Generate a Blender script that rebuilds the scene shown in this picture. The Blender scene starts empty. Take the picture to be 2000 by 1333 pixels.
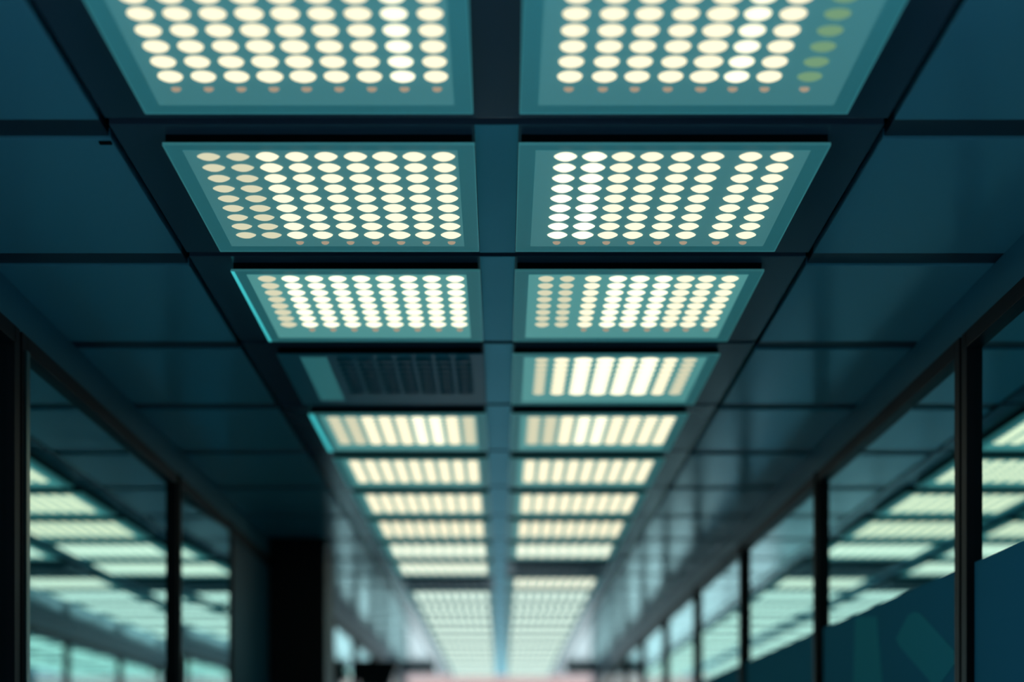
import bpy, bmesh, math, random
random.seed(7)
S = bpy.context.scene
COL = S.collection
EYE = 1.644            # camera height
CEIL = 2.60            # underside of the metal ceiling
CX = -0.007            # the corridor axis sits a little left of the camera
PITCH = 0.60           # one ceiling row
SEAM = 2.318           # far seam of the nearest row of lights
ROWS = 24
GX0, GX1 = 0.0335, 0.503         # inner and outer edge of a glass plate
RAIL_IN, RAIL_OUT = 0.575, 0.586
WL, WR = -0.975, 0.945 # glass partitions
END = SEAM + PITCH * (ROWS - 1)

# ------------------------------------------------------------------ materials
def principled(name, col, rough=0.5, metal=0.0, spec=0.5, bump=None, tint=None, emit=None, emit_s=0.0, aniso=0.0):
    m = bpy.data.materials.new(name); m.use_nodes = True
    nt = m.node_tree; b = nt.nodes['Principled BSDF']
    b.inputs['Base Color'].default_value = (*col, 1)
    b.inputs['Roughness'].default_value = rough
    b.inputs['Metallic'].default_value = metal
    b.inputs['Specular IOR Level'].default_value = spec
    if tint: b.inputs['Specular Tint'].default_value = (*tint, 1)
    if emit:
        b.inputs['Emission Color'].default_value = (*emit, 1)
        b.inputs['Emission Strength'].default_value = emit_s
    if aniso: b.inputs['Anisotropic'].default_value = aniso
    if bump:
        scale, amount, var = bump
        tc = nt.nodes.new('ShaderNodeTexCoord'); mp = nt.nodes.new('ShaderNodeMapping')
        mp.inputs['Scale'].default_value = scale
        nz = nt.nodes.new('ShaderNodeTexNoise'); nz.inputs['Scale'].default_value = 6.0
        nz.inputs['Detail'].default_value = 3.0
        nt.links.new(tc.outputs['Object'], mp.inputs['Vector'])
        nt.links.new(mp.outputs['Vector'], nz.inputs['Vector'])
        rg = nt.nodes.new('ShaderNodeMapRange')
        rg.inputs['To Min'].default_value = max(0.02, rough - var)
        rg.inputs['To Max'].default_value = rough + var
        nt.links.new(nz.outputs['Fac'], rg.inputs['Value'])
        nt.links.new(rg.outputs['Result'], b.inputs['Roughness'])
        if amount:
            bp = nt.nodes.new('ShaderNodeBump'); bp.inputs['Strength'].default_value = amount
            bp.inputs['Distance'].default_value = 0.002
            nt.links.new(nz.outputs['Fac'], bp.inputs['Height'])
            nt.links.new(bp.outputs['Normal'], b.inputs['Normal'])
    return m

def emitter(name, col, strength):
    m = bpy.data.materials.new(name); m.use_nodes = True
    nt = m.node_tree; nt.nodes.clear()
    e = nt.nodes.new('ShaderNodeEmission'); o = nt.nodes.new('ShaderNodeOutputMaterial')
    e.inputs['Color'].default_value = (*col, 1); e.inputs['Strength'].default_value = strength
    nt.links.new(e.outputs[0], o.inputs[0])
    return m

def pane_material(name, through, sheen, ior, rough=0.0, base=0.0):
    m = bpy.data.materials.new(name); m.use_nodes = True
    nt = m.node_tree; nt.nodes.clear()
    t = nt.nodes.new('ShaderNodeBsdfTransparent'); t.inputs['Color'].default_value = (*through, 1)
    g = nt.nodes.new('ShaderNodeBsdfGlossy'); g.inputs['Color'].default_value = (*sheen, 1)
    g.inputs['Roughness'].default_value = rough
    f = nt.nodes.new('ShaderNodeFresnel'); f.inputs['IOR'].default_value = ior
    x = nt.nodes.new('ShaderNodeMixShader'); o = nt.nodes.new('ShaderNodeOutputMaterial')
    k = nt.nodes.new('ShaderNodeMapRange'); k.inputs['To Min'].default_value = base; k.inputs['To Max'].default_value = 1.0
    nt.links.new(f.outputs[0], k.inputs['Value']); nt.links.new(k.outputs['Result'], x.inputs[0]); nt.links.new(t.outputs[0], x.inputs[1]); nt.links.new(g.outputs[0], x.inputs[2])
    nt.links.new(x.outputs[0], o.inputs[0])
    return m

M = {
    'tile':   principled('painted_metal_tile', (0.23, 0.47, 0.53), 0.19, 0.0, 0.6, bump=((1, 1, 1), 0.0, 0.04)),
    'bar':    principled('dark_bar_metal', (0.04, 0.05, 0.07), 0.40, 0.0, 0.35),
    'plate':  principled('light_plate_metal', (0.095, 0.095, 0.125), 0.25, 0.0, 0.35, bump=((1, 1, 1), 0.0, 0.05), tint=(0.35, 0.9, 1.0)),
    'bulk':   principled('painted_bulkhead', (0.05, 0.20, 0.26), 0.45, 0.0, 0.2),
    'strip':  principled('blue_painted_glow', (0.17, 0.55, 0.64), 0.38, 0.6, 0.3, bump=((1, 1, 1), 0.0, 0.05), tint=(0.4, 0.9, 1.0)),
    'void':   principled('black_void', (0.002, 0.0018, 0.0018), 0.9, 0.0, 0.0),
    'frame':  principled('black_anodised_frame', (0.010, 0.011, 0.014), 0.5, 0.0, 0.12),
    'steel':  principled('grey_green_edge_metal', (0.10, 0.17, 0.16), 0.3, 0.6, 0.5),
    'gap_black':  principled('gap_shade_and_clip_black', (0.004, 0.004, 0.005), 0.7, 0.0, 0.1),
    'glow':   principled('teal_frosted_glass', (0.17, 0.52, 0.52), 0.40, 0.0, 0.1, emit=(0.040, 0.22, 0.23), emit_s=0.31),
    'reflect_strip':  principled('painted_teal_reflection', (0.12, 0.40, 0.42), 0.4, 0.0, 0.1, emit=(0.022, 0.12, 0.125), emit_s=0.75),
    'ledglow':  principled('teal_led_glow_sheet', (0.20, 0.52, 0.52), 0.45, 0.0, 0.1, emit=(0.075, 0.25, 0.25), emit_s=0.56),
    'ledglowhi': principled('bright_teal_led_glow_sheet', (0.24, 0.60, 0.58), 0.45, 0.0, 0.1, emit=(0.10, 0.34, 0.32), emit_s=0.72),
    'patch':  principled('pale_teal_patch', (0.05, 0.36, 0.46), 0.6, 0.0, 0.0),
    'glowoff':principled('unlit_frosted_glass', (0.09, 0.36, 0.41), 0.4, 0.0, 0.12),
    'off':    principled('unlit_led', (0.04, 0.20, 0.23), 0.4, 0.0, 0.15),
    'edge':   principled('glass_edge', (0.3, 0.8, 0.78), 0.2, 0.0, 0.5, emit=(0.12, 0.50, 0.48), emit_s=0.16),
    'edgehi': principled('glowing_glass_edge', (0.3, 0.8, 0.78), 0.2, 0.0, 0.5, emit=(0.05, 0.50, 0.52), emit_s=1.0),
    'led':    emitter('led_warm', (1.0, 0.90, 0.62), 1.25),
    'ledhot': emitter('led_bright', (1.0, 0.95, 0.68), 1.45),
    'leddim': emitter('led_dim', (0.95, 0.92, 0.64), 0.75),
    'ledfar': emitter('led_far', (0.95, 1.0, 0.78), 1.3),
    'ledcool': emitter('led_cool', (0.80, 1.0, 0.86), 1.35),
    'ledfaint': emitter('led_faint', (1.0, 0.78, 0.55), 0.40),
    'ledgreen': emitter('led_green', (0.42, 0.80, 0.45), 0.42),
    'pane':   pane_material('partition_glass', (0.55, 0.80, 0.84), (0.72, 1.0, 1.0), 1.8, base=0.89),
    'film':   principled('frosted_blue_film', (0.04, 0.23, 0.36), 0.6, 0.0, 0.0),
    'navy':   principled('navy_panel', (0.015, 0.09, 0.14), 0.5, 0.0, 0.2),
    'column': principled('black_column_paint', (0.006, 0.007, 0.009), 0.5, 0.0, 0.2),
    'floor':  principled('teal_bounce_floor', (0.17, 0.55, 0.72), 0.45, 0.0, 0.25, bump=((1, 1, 1), 0.0, 0.05)),
    'wall':   principled('dark_room_wall', (0.02, 0.07, 0.10), 0.6, 0.0, 0.3, bump=((3, 3, 3), 0.1, 0.05)),
    'pale':   principled('pale_end_wall', (0.50, 0.44, 0.43), 0.6, 0.0, 0.3, bump=((3, 3, 3), 0.1, 0.05)),
    'brown':  principled('brown_header', (0.06, 0.045, 0.045), 0.5, 0.0, 0.3),
}

# ------------------------------------------------------------------ helpers
def box(bm, x0, x1, y0, y1, z0, z1):
    v = [bm.verts.new((x, y, z)) for x in (x0, x1) for y in (y0, y1) for z in (z0, z1)]
    for f in ((0, 1, 3, 2), (4, 6, 7, 5), (0, 4, 5, 1), (2, 3, 7, 6), (0, 2, 6, 4), (1, 5, 7, 3)):
        bm.faces.new([v[i] for i in f])

def finish(bm, name, mat, bevel=0.0):
    bmesh.ops.recalc_face_normals(bm, faces=bm.faces[:])
    if bevel:
        bmesh.ops.bevel(bm, geom=bm.edges[:], offset=bevel, segments=2, affect='EDGES', profile=0.7)
    me = bpy.data.meshes.new(name); bm.to_mesh(me); bm.free()
    me.materials.append(mat)
    return me

def link(name, me, parent=None, loc=(0, 0, 0)):
    o = bpy.data.objects.new(name, me); COL.objects.link(o); o.location = loc
    if parent is not None: o.parent = parent
    return o

def boxes(name, mat, parent, lst, bevel=0.0, loc=(0, 0, 0)):
    bm = bmesh.new()
    for b in lst: box(bm, *b)
    return link(name, finish(bm, name, mat, bevel), parent, loc)

def tag(o, label=None, cat=None, group=None, kind=None):
    if label: o['label'] = label
    if cat: o['category'] = cat
    if group: o['group'] = group
    if kind: o['kind'] = kind
    return o

def empty(name, loc):
    o = bpy.data.objects.new(name, None); COL.objects.link(o); o.location = loc
    o.empty_display_size = 0.1
    return o

# ------------------------------------------------------------------ the setting
RX = 3.2       # outer walls of the rooms behind the glass
BACK = -1.5
ENDW = 17.2

fl = boxes('floor', M['floor'], None, [(-RX - .1, RX + .1, BACK - .1, ENDW + .1, -0.05, 0)])  # unseen floor, coloured bright teal to tint the light bounced upward
tag(fl, 'unseen floor of the corridor and rooms, teal to bounce light up', 'floor', kind='structure')

ce = boxes('ceiling', M['void'], None, [(-RX - .1, RX + .1, BACK - .1, END + .02, CEIL + 0.03, CEIL + 0.09)])
tag(ce, 'dark teal suspended metal ceiling with black seams', 'ceiling', kind='structure')
raised = boxes('raised_soffit', M['pale'], ce, [(-RX - .1, RX + .1, END + .02, ENDW + .1, 2.95, 3.0),
                                                (-RX - .1, RX + .1, END + .02, END + .06, CEIL + 0.09, 2.95)])

def tile_mesh(w, d):
    bm = bmesh.new(); box(bm, -w / 2, w / 2, -d / 2, d / 2, 0, 0.018)
    return finish(bm, 'ceiling_tile', M['tile'], 0.0015)
def bar_mesh(w, d):
    bm = bmesh.new(); box(bm, -w / 2, w / 2, -d / 2, d / 2, 0.004, 0.02)
    return finish(bm, 'cross_bar', M['bar'], 0.0008)

spans = [(CX - RAIL_OUT, WL), (CX + RAIL_OUT, WR), (WL - 0.02, -RX), (WR + 0.02, RX)]
BAR0, BAR1 = -0.003, 0.065
for (xa, xb) in spans:
    w = abs(xb - xa); xm = (xa + xb) / 2
    tm = tile_mesh(w, PITCH - BAR1 + BAR0 - 0.003); bm_ = bar_mesh(w - 0.004, BAR1 - BAR0 - 0.002)
    for r in range(ROWS):
        y0 = SEAM + PITCH * (r - 1)
        link('ceiling_tile', tm, ce, (xm, y0 + (BAR1 + PITCH + BAR0) / 2, CEIL))
        link('cross_bar', bm_, ce, (xm, y0 + (BAR0 + BAR1) / 2, CEIL))
# frame plates that carry the lights, one per row
bm = bmesh.new(); box(bm, -RAIL_IN, RAIL_IN, 0.012, PITCH - 0.011, 0, 0.02)
pm = finish(bm, 'light_plate', M['plate'], 0.001)
for r in range(ROWS):
    link('light_plate', pm, ce, (CX, SEAM + PITCH * (r - 1), CEIL))
bm = bmesh.new(); box(bm, -GX0 + .001, GX0 - .001, 0.0125, PITCH - 0.0115, -0.0006, 0.001)
sm = finish(bm, 'centre_glow_strip', M['strip'])
for r in range(1, ROWS):  # brighter blue overlay painting in the lamp glow on the plates
    o = link('centre_glow_strip', sm, ce, (CX, SEAM + PITCH * (r - 1), CEIL))
    o['label'] = 'plate strip between the two light columns, glow painted in as blue'
clip = boxes('tile_clip', M['gap_black'], ce, [(-.613, -.594, 2.391, 2.400, CEIL - 0.003, CEIL + 0.002)], 0.0008)
clip['label'] = 'small black clip on the tile edge'

# outer walls with unseen long windows added for blue fill, back and end
W0, W1 = 0.35, 2.15
def outer(name, x0, x1, label, n):
    tag(boxes(name, M['wall'], None, [(x0, x1, BACK, ENDW, 0, W0), (x0, x1, BACK, ENDW, W1, CEIL + .03),
                                      (x0, x1, BACK, BACK + .4, W0, W1), (x0, x1, ENDW - .4, ENDW, W0, W1)]), label, 'wall', kind='structure')
    xm = (x0 + x1) / 2
    ys = [BACK + .4 + i * (ENDW - .8 - BACK) / 8 for i in range(9)]
    f = boxes('window_%d' % n, M['frame'], None, [(xm - .03, xm + .03, ys[0], ys[-1], W0, W0 + .05), (xm - .03, xm + .03, ys[0], ys[-1], W1 - .05, W1)]
              + [(xm - .03, xm + .03, y - .03, y + .03, W0 + .05, W1 - .05) for y in ys])
    tag(f, label.split(' wall')[0] + ' window band of the side room, unseen and added for blue fill', 'window', kind='structure')
outer('wall_left_room', -RX - .1, -RX, 'dark outer wall of the room behind the left glass', 2)
outer('wall_right_room', RX, RX + .1, 'dark outer wall of the room behind the right glass', 3)
tag(boxes('wall_back', M['wall'], None, [(-RX - .1, RX + .1, BACK - .1, BACK, 0, CEIL + .03)]),
    'dark wall behind the camera', 'wall', kind='structure')
SILL, WTOP = 1.0, 2.52
we = boxes('wall_end', M['pale'], None, [(-RX, RX, ENDW, ENDW + .1, 0, SILL), (-RX, RX, ENDW, ENDW + .1, WTOP, 2.95),
                                         (-RX, -1.9, ENDW, ENDW + .1, SILL, WTOP), (1.9, RX, ENDW, ENDW + .1, SILL, WTOP)])
tag(we, 'pale pinkish wall closing the far end of the corridor', 'wall', kind='structure')
wi = boxes('window_1', M['frame'], None, [(-1.9, 1.9, ENDW + .02, ENDW + .07, SILL, SILL + .05), (-1.9, 1.9, ENDW + .02, ENDW + .07, WTOP - .05, WTOP)]
           + [(x - .02, x + .02, ENDW + .02, ENDW + .07, SILL + .05, WTOP - .05) for x in (-1.88, -.63, .63, 1.88)])
tag(wi, 'bright daylight window at the far end of the corridor', 'window', kind='structure')
clear = pane_material('clear_window_glass', (0.95, 0.96, 0.96), (1, 1, 1), 1.3)
for (a, b) in ((-1.86, -.65), (-.61, .61), (.65, 1.86)):
    boxes('window_pane', clear, wi, [(a, b, ENDW + .04, ENDW + .048, SILL + .05, WTOP - .05)])
for n, (xa, xb) in enumerate(((WL + .03, CX - .60), (CX + .60, WR - .03))):
    tr = boxes('trim_%d' % (n + 1), M['brown'], None, [(xa, xb, 14.48, 14.56, CEIL - 0.075, CEIL)])
    tag(tr, 'dull brown beam under the %s ceiling tiles near the far end' % ('left', 'right')[n], 'trim', kind='structure')
hl = bpy.data.lights.new('end_wall_fill', 'AREA'); hl.shape = 'RECTANGLE'; hl.size = 4.0; hl.size_y = 0.25
hl.energy = 40; hl.color = (1.0, 0.74, 0.68)  # unseen fill light added to brighten the pale end wall
ho = bpy.data.objects.new('end_wall_fill', hl); COL.objects.link(ho); ho.location = (0, 16.55, 2.93); ho.rotation_euler = (math.radians(35), 0, 0)

# glass partitions
RAILZ0, RAILZ1 = EYE + 0.838, EYE + 0.872
def post_mesh(x, w, d, split=False):
    bm = bmesh.new()
    if split:
        box(bm, -d / 2, d / 2, -w / 2, -w * .08, 0, RAILZ1)
        box(bm, -d / 2, d / 2, w * .08, w / 2, 0, RAILZ1)
        box(bm, -d * .3, d * .3, -w * .08, w * .08, 0, RAILZ1)
    else:
        box(bm, -d / 2, d / 2, -w / 2, w / 2, 0, RAILZ1)
        box(bm, -d / 2 - .006, d / 2 + .006, -w * .2, w * .2, 0, RAILZ1)
    return finish(bm, 'post', M['frame'], 0.002)

def partition(name, x, posts, side, lower_film, label):
    root = empty(name, (x, 0, 0)); tag(root, label, 'glass partition', kind='structure')
    pm1 = post_mesh(x, 0.085, 0.04, True); pm2 = post_mesh(x, 0.065, 0.04)
    for i, y in enumerate(posts):
        link('post', pm1 if i == 1 else pm2, root, (0, y, 0))
    for a, b in zip(posts[:-1], posts[1:]):
        h0, h1 = a + 0.0425, b - 0.0325
        boxes('head_rail', M['frame'], root, [(-.02, .02, h0, h1, RAILZ0, RAILZ1)], 0.002)
        boxes('floor_rail', M['frame'], root, [(-.02, .02, h0, h1, 0, 0.06)], 0.002)
    return root

PR = [1.72, 3.165, 4.62, 6.07, 7.52, 8.97, 10.42, 11.87, 13.32, 14.77, 16.15]
right = partition('wall_right', WR, PR, 1, True, 'right-hand glass partition with black posts, reflecting the ceiling lights')
FILM = EYE + 0.41
for a, b in zip(PR[:-1], PR[1:]):
    h0, h1 = a + 0.0425, b - 0.0325
    boxes('bulkhead', M['bulk'], right, [(-.012, .012, a + .0005, b - .0005, RAILZ1, CEIL)])
    boxes('glass_pane', M['pane'], right, [(-.004, .004, h0, h1, FILM, RAILZ0)])
    f = boxes('frosted_panel', M['film'], right, [(-.004, .004, h0, h1, 0.06, FILM)])
    f['label'] = 'matt dark blue lower panel'
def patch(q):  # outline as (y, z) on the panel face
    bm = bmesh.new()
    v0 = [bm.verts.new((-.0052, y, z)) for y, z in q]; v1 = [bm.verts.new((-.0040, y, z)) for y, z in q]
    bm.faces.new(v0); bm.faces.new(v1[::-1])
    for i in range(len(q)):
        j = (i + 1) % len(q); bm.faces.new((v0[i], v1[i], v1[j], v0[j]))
    o = link('pale_patch', finish(bm, 'pale_patch', M['patch']), right)  # paler teal shape laid flat on the panel
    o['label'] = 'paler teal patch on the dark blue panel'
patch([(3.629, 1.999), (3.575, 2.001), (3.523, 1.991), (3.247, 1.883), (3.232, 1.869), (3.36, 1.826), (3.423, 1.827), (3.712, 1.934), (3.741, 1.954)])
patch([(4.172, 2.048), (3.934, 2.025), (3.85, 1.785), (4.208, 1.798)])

PL = [1.68, 3.125, 4.66, 5.56, 7.52, 8.97, 10.42, 11.87, 13.32, 14.77, 16.15]
left = partition('wall_left', WL, PL, -1, False, 'left-hand glass partition with black posts, reflecting the ceiling lights')
for a, b in zip(PL[:-1], PL[1:]):
    h0, h1 = a + 0.0425, b - 0.0325
    if abs(a - 5.56) < .01:
        boxes('bulkhead', M['bulk'], left, [(-.012, .012, a + .0005, b - .0005, RAILZ1, CEIL)])
        s = boxes('solid_panel', M['navy'], left, [(-.012, .012, h0, h1, 0.06, RAILZ0)])
        s['label'] = 'solid navy panel next to the black column'
        continue
    boxes('bulkhead', M['bulk'], left, [(-.012, .012, a + .0005, b - .0005, RAILZ1, CEIL)])
    gp = boxes('glass_pane', M['pane'], left, [(-.004, .004, -(h1 - h0) / 2, (h1 - h0) / 2, 0.06, RAILZ0)], loc=(0, (h0 + h1) / 2, 0))
    if abs(a - 4.66) < .01: gp.rotation_euler.z = -0.035
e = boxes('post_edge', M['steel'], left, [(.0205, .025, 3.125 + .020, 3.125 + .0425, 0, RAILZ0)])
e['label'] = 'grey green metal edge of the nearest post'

# dark column on the left
cl = boxes('column', M['column'], None, [(-.957, -.729, 6.5, 6.85, 0, CEIL)], 0.006)
tag(cl, 'black square column standing against the left glass partition', 'column', kind='structure')

# ------------------------------------------------------------------ ceiling lights
ORD = ['nearest', 'second', 'third', 'fourth', 'fifth', 'sixth', 'seventh', 'eighth', 'ninth', 'tenth', 'eleventh', 'twelfth',
       'thirteenth', 'fourteenth', 'fifteenth', 'sixteenth', 'seventeenth', 'eighteenth', 'nineteenth', 'twentieth',
       'twenty-first', 'twenty-second', 'twenty-third', 'farthest']
GY0, GY1 = 0.046, 0.534          # near and far edge, from the row's near seam
GZ = -0.0165                     # underside of the glass
RXL, RYL = 0.0172, 0.0162        # led half sizes

def led_bm(bm, cx, cy, z, sx=1.0, sy=1.0, seg=20, h=0.0055, point=1.25):
    # a low dome with a pointed, lens-like outline
    rings = []
    for (k, zz) in ((1.0, 0.0), (0.93, -0.45 * h), (0.7, -0.8 * h), (0.36, -0.97 * h)):
        ring = []
        for i in range(seg):
            a = 2 * math.pi * i / seg
            c, s = math.cos(a), math.sin(a)
            u = math.copysign(abs(c) ** (1.1 - 0.1 * point), c); v = math.copysign(abs(s) ** point, s)
            ring.append(bm.verts.new((cx + u * RXL * sx * k, cy + v * RYL * sy * k, z + zz)))
        rings.append(ring)
    top = bm.verts.new((cx, cy, z - h))
    for a, b in zip(rings[:-1], rings[1:]):
        for i in range(seg):
            j = (i + 1) % seg
            bm.faces.new((a[i], b[i], b[j], a[j]))
    for i in range(seg):
        bm.faces.new((rings[-1][i], top, rings[-1][(i + 1) % seg]))

LEDM = {}
def led_mesh(mat, sx, sy, point=1.25):
    key = (mat, round(sx, 2), round(sy, 2), point)
    if key not in LEDM:
        bm = bmesh.new(); led_bm(bm, 0, 0, 0, sx, sy, 24, point=point)
        me = finish(bm, 'led', M[mat])
        for p in me.polygons: p.use_smooth = True
        LEDM[key] = me
    return LEDM[key]

plate_cache = {}
def part_mesh(key, mat, lst, bevel=0.0):
    if key not in plate_cache:
        bm = bmesh.new()
        for b in lst: box(bm, *b)
        plate_cache[key] = finish(bm, key[0], M[mat], bevel)
    return plate_cache[key]

COLS = [0.0913 + 0.0450 * i - 0.007 for i in range(9)]   # distance from the axis
def columns(r, side):
    """(offset from the axis, led material, x size, y size) of every led column, inner first"""
    if side < 0:
        cols = [0.0885 - 0.007 + 0.0450 * i for i in range(9)]
        mats = ['led'] * 9; sz = [(1.0, 1.0)] * 9
        if r == 0:
            mats[1] = 'ledhot'; sz[5] = sz[4] = (1.06, 1.06); sz[0] = (.96, 1.0)
        if r == 1:
            mats[7] = mats[8] = 'leddim'; sz[7] = sz[8] = (1.0, .8)
            sz[2] = (1.08, 1.06)
        if r == 2:
            mats = ['ledhot'] * 8 + ['leddim']
        if r == 4:
            mats = ['leddim', 'led', 'ledhot', 'ledhot', 'led', 'led', 'led', 'leddim', 'leddim']
        return [(c, m, *s) for c, m, s in zip(cols, mats, sz)]
    if r == 0:
        c = [.100, .147, .191, .2365, .282, .326, .370, .425]
        mats = ['led'] * 7 + ['ledgreen']; sz = [(1, 1)] * 8; sz[4] = (1.14, 1.08); sz[7] = (1.0, .8)
        mats[5] = 'ledhot'
    elif r == 1:
        c = [.1055, .150, .194, .238, .285, .331, .389, .437]
        mats = ['ledhot'] * 2 + ['led'] * 6; sz = [(1.0, 1.0)] * 8; sz[1] = (1.08, 1.08)
    elif r == 2:
        c = [.093, .1335, .183, .2305, .273, .318, .360, .401, .445]
        mats = ['leddim', 'leddim', 'led', 'ledhot', 'ledhot', 'ledhot', 'led', 'led', 'led']
        sz = [(.86, .9), (.82, .9), (.9, .95), (1.0, 1.0), (1.04, 1.0), (1.0, 1), (1.0, 1), (1, 1), (.95, 1)]
    elif r == 3:
        c = [.100, .146, .196, .247, .298, .348, .396, .440]
        mats = ['leddim', 'led', 'ledhot', 'ledhot', 'ledhot', 'ledhot', 'led', 'leddim']
        sz = [(.9, 1), (1.05, 1), (1.3, 1.2), (1.3, 1.2), (1.3, 1.2), (1.3, 1.2), (1, 1), (1, 1)]
    else:
        c = [0.0885 + 0.007 + 0.0450 * i for i in range(9)]
        mats = ['leddim', 'leddim', 'led', 'ledhot', 'ledhot', 'led', 'led', 'led', 'led']; sz = [(1, 1)] * 9
    return [(a, m, *s) for a, m, s in zip(c, mats, sz)]

FAT = [1.0, 1.06, 1.03, 1.0, 1.18]; POINT = [1.1, 1.75, 1.4, 1.1, 1.1]
OFF = {(3, -1), (9, 1), (10, -1)}
INDIVIDUAL = 5
def word(r, side, lit):
    colname = 'left-hand' if side < 0 else 'right-hand'
    if r == 0: return f'lit panel light cut off by the photo top, nearest in the {colname} column'
    if not lit: 
        if r == 3: return 'unlit dark panel light, fourth from the camera in the left-hand column'
        return f'unlit panel light, {ORD[r]} from the camera in the {colname} column'
    if r == ROWS - 1: return f'lit panel light at the far corridor end, last in the {colname} column'
    return f'lit panel light, {ORD[r]} from the camera in the {colname} column of ceiling lights'

for r in range(ROWS):
    y0 = SEAM + PITCH * (r - 1)
    for side in (-1, 1):
        lit = (r, side) not in OFF
        root = empty('ceiling_light', (CX, y0, CEIL))
        tag(root, word(r, side, lit), 'ceiling light', 'panel lights in two columns along the ceiling')
        xa, xb = sorted((side * GX0, side * GX1))
        link('gap_black', part_mesh(('gap_black', side), 'gap_black', [(xa + .004, xb - .004, GY0 + .003, GY1 - .003, GZ + .003, 0)]), root)  # black block painting in the shade between ceiling and glass
        gm = 'glow' if lit else 'glowoff'
        link('glass_plate', part_mesh(('glass_plate', side, lit), gm, [(xa, xb, GY0, GY1, GZ, GZ + .003)]), root)
        if lit:
            f0, f1 = sorted((side * (GX0 + .026), side * (GX1 - .026)))  # glowing sheet added to imitate led light spilling over the glass
            link('led_glow_sheet', part_mesh(('led_glow_sheet', side, 1 < r < 10), 'ledglowhi' if 1 < r < 10 else 'ledglow', [(f0, f1, GY0 + .022, GY1 - .030, GZ - .0007, GZ + .0002)]), root)
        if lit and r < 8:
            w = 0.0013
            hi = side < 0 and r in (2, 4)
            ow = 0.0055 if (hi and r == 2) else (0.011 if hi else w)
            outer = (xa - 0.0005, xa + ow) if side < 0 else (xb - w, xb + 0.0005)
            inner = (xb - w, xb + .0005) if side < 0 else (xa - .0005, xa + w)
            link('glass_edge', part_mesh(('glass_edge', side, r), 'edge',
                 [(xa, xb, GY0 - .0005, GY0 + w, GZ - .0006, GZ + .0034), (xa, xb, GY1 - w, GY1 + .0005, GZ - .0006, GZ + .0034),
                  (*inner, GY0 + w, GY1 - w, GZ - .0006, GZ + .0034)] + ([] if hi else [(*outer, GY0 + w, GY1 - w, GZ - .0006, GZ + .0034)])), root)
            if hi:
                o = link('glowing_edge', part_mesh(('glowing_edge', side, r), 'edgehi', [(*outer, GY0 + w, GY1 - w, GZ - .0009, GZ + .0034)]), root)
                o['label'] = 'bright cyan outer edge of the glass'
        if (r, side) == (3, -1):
            o = boxes('painted_reflection', M['reflect_strip'], root, [(-.452, -.392, GY0 + .02, GY1 - .05, GZ - .0007, GZ + .0002)])  # emissive strip painted in for a pale reflection on the glass
            o['label'] = 'teal reflection on the unlit panel, painted as a faintly glowing strip'
        nrow = 9 if r == 1 else 8
        ly0 = 2.407 - (SEAM)          # first led row from the near seam
        if r in (0,): ly0 += 0.012
        cs = columns(r, side)
        if (r, side) == (3, -1): cs = cs[:7]
        if lit and r < INDIVIDUAL:
            for (cx, mt, sx, sy) in cs:
                for k in range(nrow):
                    link('led', led_mesh(mt, sx * FAT[r], sy, POINT[r]), root, (side * cx, ly0 + 0.0442 * k, GZ))
                if r < 3 and mt != 'leddim':
                    o = link('faint_led', led_mesh('ledfaint', .42 * sx, .26), root, (side * cx, ly0 + 0.0442 * nrow - 0.006, GZ))
        else:
            bm = bmesh.new()
            for (cx, mt, sx, sy) in cs:
                for k in range(nrow):
                    led_bm(bm, side * cx, ly0 + 0.0442 * k, GZ, sx * (1.15 if r < 7 else 1.05), sy, 10)
            mt = 'off' if not lit else ('led' if r < 8 else 'ledfar' if r < 11 else 'ledcool')
            a = link('led_array', finish(bm, 'led_array', M[mt]), root)
            a['kind'] = 'stuff'

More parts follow.
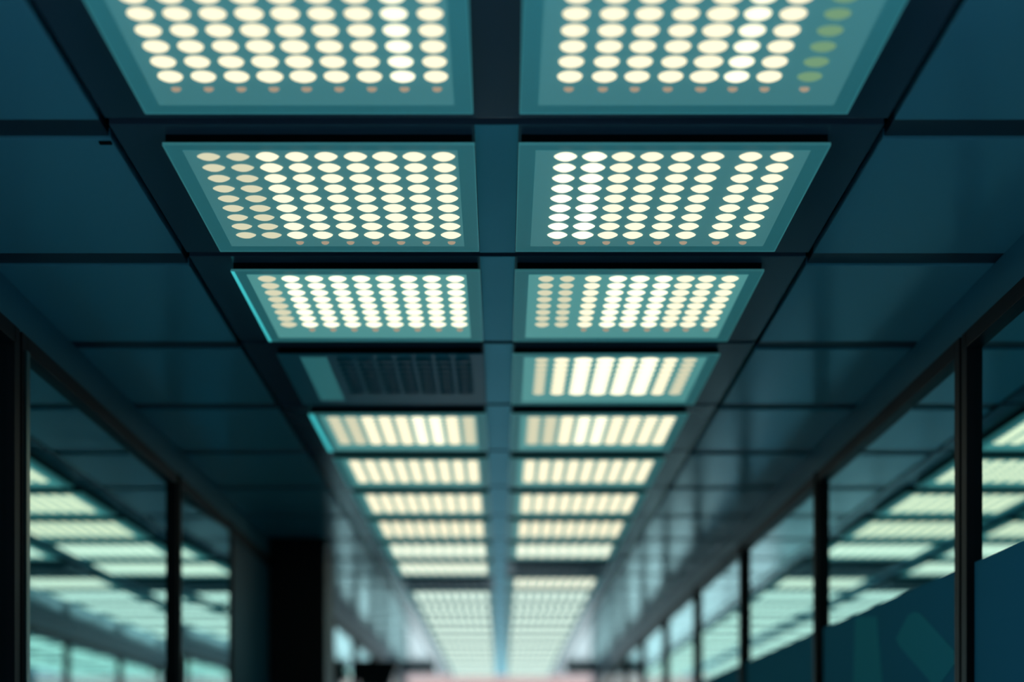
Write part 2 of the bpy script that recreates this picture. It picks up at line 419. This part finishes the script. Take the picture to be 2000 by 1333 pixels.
# dark tapered box high up near the far end, on the left
bm = bmesh.new()
z1, z0 = EYE + .69, EYE + .52
top = [bm.verts.new(p) for p in ((-.950, 10.0, z1), (-.648, 10.0, z1), (-.648, 10.2, z1), (-.950, 10.2, z1))]
bot = [bm.verts.new(p) for p in ((-.90, 10.02, z0), (-.72, 10.02, z0), (-.72, 10.18, z0), (-.90, 10.18, z0))]
bm.faces.new(top); bm.faces.new(bot[::-1])
for i in range(4):
    j = (i + 1) % 4; bm.faces.new((top[i], bot[i], bot[j], top[j]))
mb = empty('hanging_box', (0, 0, 0))
link('housing', finish(bm, 'housing', M['column'], 0.008), mb)
boxes('bracket', M['frame'], mb, [(-.957, -.90, 10.07, 10.13, z0 + .05, z0 + .10)])
tag(mb, 'dark tapered box fixed high on the left partition near the corridor end', 'box')

# ------------------------------------------------------------------ daylight beyond the end window, blue fill beyond the side windows
w = bpy.data.worlds.new('World'); S.world = w; w.use_nodes = True
wn = w.node_tree
bg = wn.nodes['Background']; bg.inputs['Strength'].default_value = 1.0
tc = wn.nodes.new('ShaderNodeTexCoord'); sp = wn.nodes.new('ShaderNodeSeparateXYZ')
mr = wn.nodes.new('ShaderNodeMapRange'); mr.interpolation_type = 'SMOOTHSTEP'
mr.inputs['From Min'].default_value = 0.75; mr.inputs['From Max'].default_value = 0.95
mx = wn.nodes.new('ShaderNodeMix'); mx.data_type = 'RGBA'
mx.inputs['A'].default_value = (0.80, 1.75, 2.35, 1)      # blue fill light for the added side windows
mx.inputs['B'].default_value = (1.9, 2.35, 2.5, 1)      # brighter sky at the end of the corridor
wn.links.new(tc.outputs['Generated'], sp.inputs[0]); wn.links.new(sp.outputs['Y'], mr.inputs['Value'])
wn.links.new(mr.outputs['Result'], mx.inputs['Factor']); wn.links.new(mx.outputs['Result'], bg.inputs['Color'])

# ------------------------------------------------------------------ camera
cam = bpy.data.cameras.new('Camera'); co = bpy.data.objects.new('Camera', cam); COL.objects.link(co)
co.location = (0, 0, EYE); co.rotation_euler = (math.pi / 2, 0, 0)
cam.sensor_width = 36; cam.sensor_fit = 'HORIZONTAL'; cam.lens = 3068 / 2000 * 36
cam.shift_x = (1000 - 979) / 2000; cam.shift_y = (1502 - 666.5) / 2000
cam.clip_start = 0.05; cam.clip_end = 100
cam.dof.use_dof = True; cam.dof.focus_distance = 2.68; cam.dof.aperture_fstop = 1.8
S.camera = co
S.view_settings.view_transform = 'Standard'; S.view_settings.look = 'None'
S.view_settings.gamma = 1; S.view_settings.use_curve_mapping = False
S.view_settings.exposure = 0.0
S.cycles.max_bounces = 8; S.cycles.transparent_max_bounces = 16; S.cycles.glossy_bounces = 5
